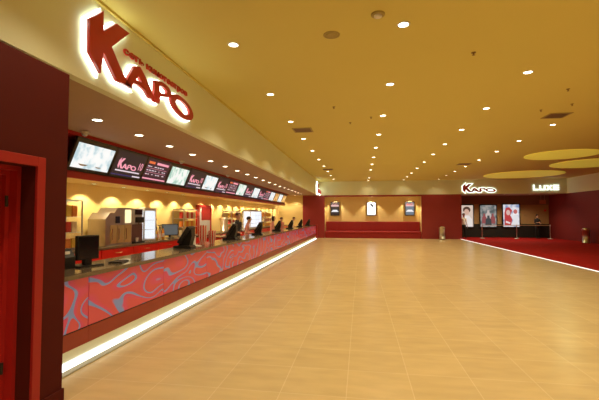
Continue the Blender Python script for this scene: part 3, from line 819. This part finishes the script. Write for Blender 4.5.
def wall_screen(x, kind, label):
    t = thing('wall_screen', label, 'screen', (x, YB + .75, 1.64))
    w, h = .68, 1.02
    MB().box(-w / 2, w / 2, -.09, 0, 0, h, .008).build('housing', M['bezel'], t)
    a = w / 2 - .05
    if kind == 'dark' or kind == 'blue':
        d = MB().box(-a, a, -.094, -.09, .06, h - .06).build('display', M['em_dark'] if kind == 'dark' else emis('blue grey screen picture', lin(110, 125, 140), .9), t)
        MB().box(-a, a, -.098, -.094, .68, .80).build('picture', emis('pale red banner', lin(235, 190, 190), .9), d)
        text_mesh('lettering', 'KAPO', .15, M['letter_red'] if kind == 'blue' else M['em_pink'], d, fr_y(0, -.098, .78), .002, align='CENTER')
        MB().prism([(-a, .28), (a, .28), (a - .05, .33), (.14, .44), (-.14, .44), (-a + .05, .33)], -.098, -.094, 'xz').build('picture', emis('white screen picture', lin(240, 240, 245), 1.0), d)
    else:
        d = MB().box(-a, a, -.094, -.09, .06, h - .06).build('display', emis('white screen ground', lin(245, 247, 255), 2.2), t)
        MB().prism([(-.16, .88), (.04, .87), (.16, .74), (.16, .60), (.03, .66), (-.05, .76)], -.098, -.094, 'xz').build('picture', M['black'], d)
        for q in ((-.14, .12, .42), (-.16, .08, .27), (-.16, .10, .23)): MB().box(q[0], q[1], -.098, -.094, q[2], q[2] + .015).build('text_line', M['pale'], d)
wall_screen(-1.9, 'dark', 'left dark wall screen with two pale bands above the bench')
wall_screen(0.8, 'white', 'middle white wall screen above the bench')
wall_screen(3.55, 'blue', 'right blue grey wall screen above the bench')

def bin_(x, y, label):
    t = thing('litter_bin', label, 'bin', (x, y, 0))
    MB().lathe([(.21, 0), (.21, .03), (.20, .035), (.20, .76), (.21, .765), (.21, .80)]).build('body', M['steel'], t, True)
    MB().lathe([(.215, .80), (.215, .84), (.17, .90), (.10, .92), (.03, .925)]).build('lid', M['chrome'], t, True)
    MB().cyl((0, 0, 0), .215, .03).build('base_ring', M['black'], t)
    return t
bin_(5.55, 27.55, 'round steel litter bin against the red end wall right of the bench')
bin_(13.3, 25.2, 'round steel litter bin by the wine red right wall on the carpet')

# ------------------------------------------------------------------ corridor
def poster_box(x0, x1, z0, z1, label, y=YC - .10):
    t = thing('poster_light_box', label, 'poster', (x0, y, z0))
    w, h = x1 - x0, z1 - z0
    MB().box(-.07, w + .07, -.06, .04, -.07, h + .07, .006).build('frame', M['black'], t)
    return t, w, h
def em(nm, c, s=.85): return emis(nm, lin(*c), s)
t, w, h = poster_box(7.36, 8.39, .80, 2.42, 'left lit poster with a dark haired pale figure')
d = MB().box(0, w, -.066, -.06, 0, h).build('print', em('cream poster ground', (226, 205, 190)), t)
MB().prism([(a * .27 + .58, b * .24 + 1.28) for a, b in ell(0, 0, 1, 1, 24)], -.072, -.066, 'xz').build('hair_shape', em('dark hair print', (85, 58, 48)), d)
MB().prism([(a * .18 + .57, b * .22 + 1.12) for a, b in ell(0, 0, 1, 1, 24)], -.076, -.072, 'xz').build('face_shape', em('pale face print', (222, 180, 160)), d)
MB().prism([(.22, 0), (.98, 0), (.95, .6), (.72, .85), (.42, .85), (.25, .6)], -.072, -.066, 'xz').build('clothing_shape', em('white clothing print', (240, 232, 228)), d)
t, w, h = poster_box(8.92, 10.03, .80, 2.42, 'middle lit grey poster with a group of figures')
d = MB().box(0, w, -.066, -.06, 0, h).build('print', screen_mat('grey green poster print', lin(90, 100, 100), lin(135, 140, 140), lin(175, 170, 165), .8, 4), t)
for k, (cx, cz, s, c) in enumerate(((.55, .95, .20, (205, 190, 185)), (.26, .70, .17, (150, 75, 80)), (.86, .70, .17, (150, 75, 80)), (.55, .55, .22, (60, 66, 72)))):
    p = [(cx - s, cz - .45), (cx + s, cz - .45), (cx + s * .9, cz), (cx + s * .4, cz + .12), (cx + s * .35, cz + .3), (cx - s * .35, cz + .3), (cx - s * .4, cz + .12), (cx - s * .9, cz)]
    MB().prism(p, -.070 - .004 * k, -.066, 'xz').build('figure_shape', em('figure print %d' % k, c), d)
MB().box(.0, w, -.07, -.066, .06, .16).build('title_band', em('pale title print', (190, 186, 190)), d)
t, w, h = poster_box(10.52, 11.62, .82, 2.46, 'right lit poster with a red haired figure on pale blue')
d = MB().box(0, w, -.066, -.06, 0, h).build('print', screen_mat('pale blue poster print', lin(130, 150, 190), lin(215, 215, 225), lin(240, 236, 238), .95, 3), t)
MB().prism([(.08, .10), (.52, .10), (.62, .55), (.48, .85), (.62, 1.20), (.42, 1.45), (.18, 1.40), (.08, 1.05)], -.071, -.066, 'xz').build('hair_shape', em('red hair print', (196, 60, 64)), d)
MB().prism([(a * .14 + .34, b * .2 + 1.05) for a, b in ell(0, 0, 1, 1, 24)], -.075, -.071, 'xz').build('face_shape', em('light face print', (228, 190, 180)), d)
MB().prism([(a * .13 + .84, b * .17 + 1.12) for a, b in ell(0, 0, 1, 1, 24)], -.071, -.066, 'xz').build('face_shape', em('rosy face print', (205, 110, 105)), d)
MB().prism([(.62, .05), (1.05, .05), (1.05, .75), (.9, .92), (.7, .85)], -.071, -.066, 'xz').build('clothing_shape', em('white suit print', (238, 236, 240)), d)
MB().prism([(.15, .3), (.45, .2), (.48, .32), (.18, .44)], -.075, -.071, 'xz').build('stripe_shape', em('white stripe print', (240, 225, 225)), d)

sp = None
SPOS = [(8.62, 29.1, 'left stanchion with belt before the middle lit poster'), (10.92, 29.1, 'stanchion with belt before the right lit poster'), (13.1, 29.1, 'stanchion at the right end of the belt barrier')]
for k, (x, y, lb) in enumerate(SPOS):
    t = thing('barrier_post', lb, 'barrier post', (x, y, .010), group='belt barrier posts')
    MB().lathe([(.17, 0), (.17, .012), (.06, .035), (.03, .05)]).build('base', M['pale'], t, True)
    MB().lathe([(.028, .04), (.028, .90), (.036, .905), (.036, .99), (.02, 1.0)]).build('post', M['pale'], t, True)
    if k < 2: MB().box(.03, SPOS[k + 1][0] - x - .04, -.005, .005, .92, .97).build('belt', mat('dull brown belt', (.42, .26, .16, 1)), t)
t = thing('corridor_sign', 'small salmon sign box hanging in the corridor right corner', 'sign', (13.25, YC - .15, 2.5))
MB().box(-.2, .2, -.05, .05, 0, .3, .01).build('box', mat('salmon sign face', (.55, .20, .12, 1)), t)
MB().cyl((-.12, 0, .3), .008, .34).cyl((.12, 0, .3), .008, .34).build('hanger', M['steel'], t)
tag(MB().box(13.38, 13.52, YC - .05, YC, 1.95, 2.1, .006).build('fire_alarm', M['cab_red']), 'small red fire alarm box on the brown corridor wall', 'alarm')

# ------------------------------------------------------------------ people
def person(label, loc, rz, height, shirt, pants, hair, arms='down', lean=0.0, vest=None, group=None, longhair=False):
    t = thing('person', label, 'person', loc, rz, group)
    k = height / 1.78
    V = []; E = []; R = []
    def v(p, r, par=None):
        V.append(Vector(p)); R.append(r); i = len(V) - 1
        if par is not None: E.append((par, i))
        return i
    def L(p):   # lean upper body forward (+y)
        z = max(0, p[2] - .95)
        return (p[0], p[1] + math.sin(lean) * z, p[2] - (1 - math.cos(lean)) * z)
    pel = v((0, 0, .95), (.145, .105))
    wa_ = v(L((0, 0, 1.10)), (.125, .09), pel); ch = v(L((0, 0, 1.30)), (.155, .105), wa_); nb = v(L((0, -.005, 1.46)), (.075, .07), ch)
    nk = v(L((0, .01, 1.53)), (.052, .055), nb); h0 = v(L((0, .03, 1.60)), (.068, .078), nk); h1 = v(L((0, .025, 1.68)), (.078, .095), h0); h2 = v(L((0, .015, 1.745)), (.055, .065), h1)
    v(L((0, .128, 1.655)), (.012, .012), h1)                      # nose
    for s in (-1, 1): v(L((s * .085, .0, 1.66)), (.012, .018), h1)  # ears
    wrists = []
    for s in (-1, 1):
        sh = v(L((s * .17, 0, 1.41)), (.062, .062), ch)
        if arms == 'down':
            pts = [(s * .22, -.01, 1.13), (s * .235, .05, .88)]
        elif arms == 'counter':
            pts = [(s * .23, .02, 1.14), (s * .17, .27, 1.07)]
        else:  # folded / one hand raised
            pts = [(s * .23, .05, 1.14), (s * .10, .24, 1.18 if s > 0 else 1.10)]
        el = v(L(pts[0]), (.043, .043), sh); wr = v(L(pts[1]), (.028, .024), el)
        d = (V[wr] - V[el]).normalized()
        side = Vector((1, 0, 0)) if arms == 'counter' else Vector((0, 1, 0)) if arms == 'down' else Vector((0, 0, 1))
        palm = v(V[wr] + d * .055, (.036, .018) if arms != 'x' else (.03, .03), wr)
        wrists.append((wr, V[wr].copy()))
        for j, ln in enumerate((.062, .074, .068, .052)):
            o = (j - 1.5) * .019
            f1 = v(V[palm] + d * .035 + side * o, (.0095, .0095), palm)
            f2 = v(V[f1] + d * ln * .55 + Vector((0, 0, -.006)), (.0085, .0085), f1)
            v(V[f2] + d * ln * .4 + Vector((0, 0, -.014)) - side * 0, (.007, .007), f2)
        th = v(V[palm] - d * .02 + side * .038, (.011, .011), palm); v(V[th] + d * .035 + side * .018, (.009, .009), th)
        hp = v((s * .092, 0, .88), (.092, .098), pel); kn = v((s * .10, .02, .50), (.058, .062), hp); an = v((s * .105, -.02, .10), (.042, .045), kn)
        he = v((s * .107, 0, .045), (.042, .042), an); v((s * .115, .15, .032), (.036, .030), he)
    me = bpy.data.meshes.new('body'); me.from_pydata([p * k for p in V], E, [])
    o = bpy.data.objects.new('body_tmp', me); C.objects.link(o)
    md = o.modifiers.new('Skin', 'SKIN'); md.use_smooth_shade = True
    for i, r in enumerate(R):
        me.skin_vertices[0].data[i].radius = (r[0] * k, r[1] * k)
        me.skin_vertices[0].data[i].use_root = (i == 0)
    sb = o.modifiers.new('Sub', 'SUBSURF'); sb.levels = 2; sb.render_levels = 2
    dg = bpy.context.evaluated_depsgraph_get(); dg.update()
    m2 = bpy.data.meshes.new_from_object(o.evaluated_get(dg)); bpy.data.objects.remove(o)
    m2.name = 'body'; m2.materials.clear()
    for mm in (M['skin'], shirt, pants, M['black'], vest or shirt): m2.materials.append(mm)
    neck = V[nk] * k
    for p in m2.polygons:
        c = p.center; p.use_smooth = True
        near_wr = min((c - w_ * k).length for _, w_ in wrists)
        arm = abs(c.x) > .165 * k and c.z > .8 * k
        if c.z > neck.z - .025 * k and abs(c.x) < .14 * k: i = 0
        elif near_wr < .17 * k and (c - Vector((0, 0, 1.0)) * k).length > .17 and (abs(c.x) > .19 * k or c.y > .19 * k): i = 0 if near_wr < .16 * k else 1
        elif c.z > .97 * k or arm: i = 4 if (not arm and vest) else 1
        elif c.z > .075 * k: i = 2
        else: i = 3
        p.material_index = i
    b = bpy.data.objects.new('body', m2); C.objects.link(b); b.parent = t
    hc = Vector(L((0, .0, 1.705))) * k
    hb = MB().sphere(hc, .092 * k, .108 * k, .085 * k, 20)
    for v_ in hb.bm.verts:
        if v_.co.y > hc.y + .055 * k: v_.co.z = max(v_.co.z, hc.z + .028 * k)
        elif v_.co.z < hc.z and longhair: v_.co.z -= .10 * k
    hb.build('hair', hair, t, True)
    for s in (-1, 1):
        e = Vector(L((s * .032, .108, 1.688))) * k
        MB().sphere(e, .012 * k, .010 * k, .009 * k, 10).build('eye', M['black'], t, True)
    mo = Vector(L((0, .112, 1.612))) * k
    MB().sphere(mo, .026 * k, .008 * k, .008 * k, 10).build('mouth', M['lip'], t, True)
    return t
person('standing attendant in dark vest over white shirt behind the counter', (-4.42, 13.2, 0), -PI / 2 - .5, 1.76, M['shirt_white'], M['pants'], M['hair_brown'], 'counter', .1, vest=M['vest'])
person('attendant in pink shirt with dark hair right of the dark vested attendant', (-4.25, 13.75, 0), -PI / 2 + .2, 1.62, M['shirt_pink'], M['pants'], M['hair_dark'], 'counter', .18)
person('dark haired attendant in pink and white shirt left of the sixth cash register', (-4.25, 17.9, 0), -PI / 2, 1.62, M['shirt_pink'], M['pants'], M['hair_dark'], 'counter', .15, longhair=True)
person('attendant in plain red shirt stooping between the far cash registers', (-4.45, 20.3, 0), -PI / 2, 1.58, M['shirt_red'], M['pants'], M['hair_brown'], 'counter', .30)
person('farthest attendant in white shirt behind the far end of the counter', (-4.45, 24.2, 0), -PI / 2 + .2, 1.58, M['shirt_white'], M['pants'], M['hair_brown'], 'counter', .30)
person('person in white shirt and black trousers standing before the left lit poster', (7.42, 29.3, .010), PI + .3, 1.80, M['shirt_white'], M['pants'], M['hair_dark'], 'down')
person('person in dark clothes standing with arms folded right of the lit posters', (12.55, 29.75, .010), PI + .25, 1.72, M['vest'], M['pants'], M['hair_dark'], 'folded')

# ------------------------------------------------------------------ clean up markers, world, camera
for o in list(C.objects):
    if 'used' in o: del o['used']
w = bpy.data.worlds.new('World'); S.world = w; w.use_nodes = True
w.node_tree.nodes['Background'].inputs[0].default_value = (0.9, 0.75, 0.5, 1)
w.node_tree.nodes['Background'].inputs[1].default_value = 0.05

cam = bpy.data.cameras.new('camera'); co = bpy.data.objects.new('camera', cam); C.objects.link(co)
cam.sensor_width = 36; cam.lens = 380.0 / 599 * 36; cam.clip_start = .05; cam.clip_end = 200
yaw = math.atan(61 / 380.0); pit = math.atan(15.7 * math.cos(yaw) / 380.0)
co.location = (0, 0, 1.65); co.rotation_euler = (PI / 2 + pit, 0, yaw)
S.camera = co
S.view_settings.view_transform = 'Standard'; S.view_settings.look = 'None'
S.view_settings.gamma = 1; S.view_settings.use_curve_mapping = False
S.view_settings.exposure = 0.0
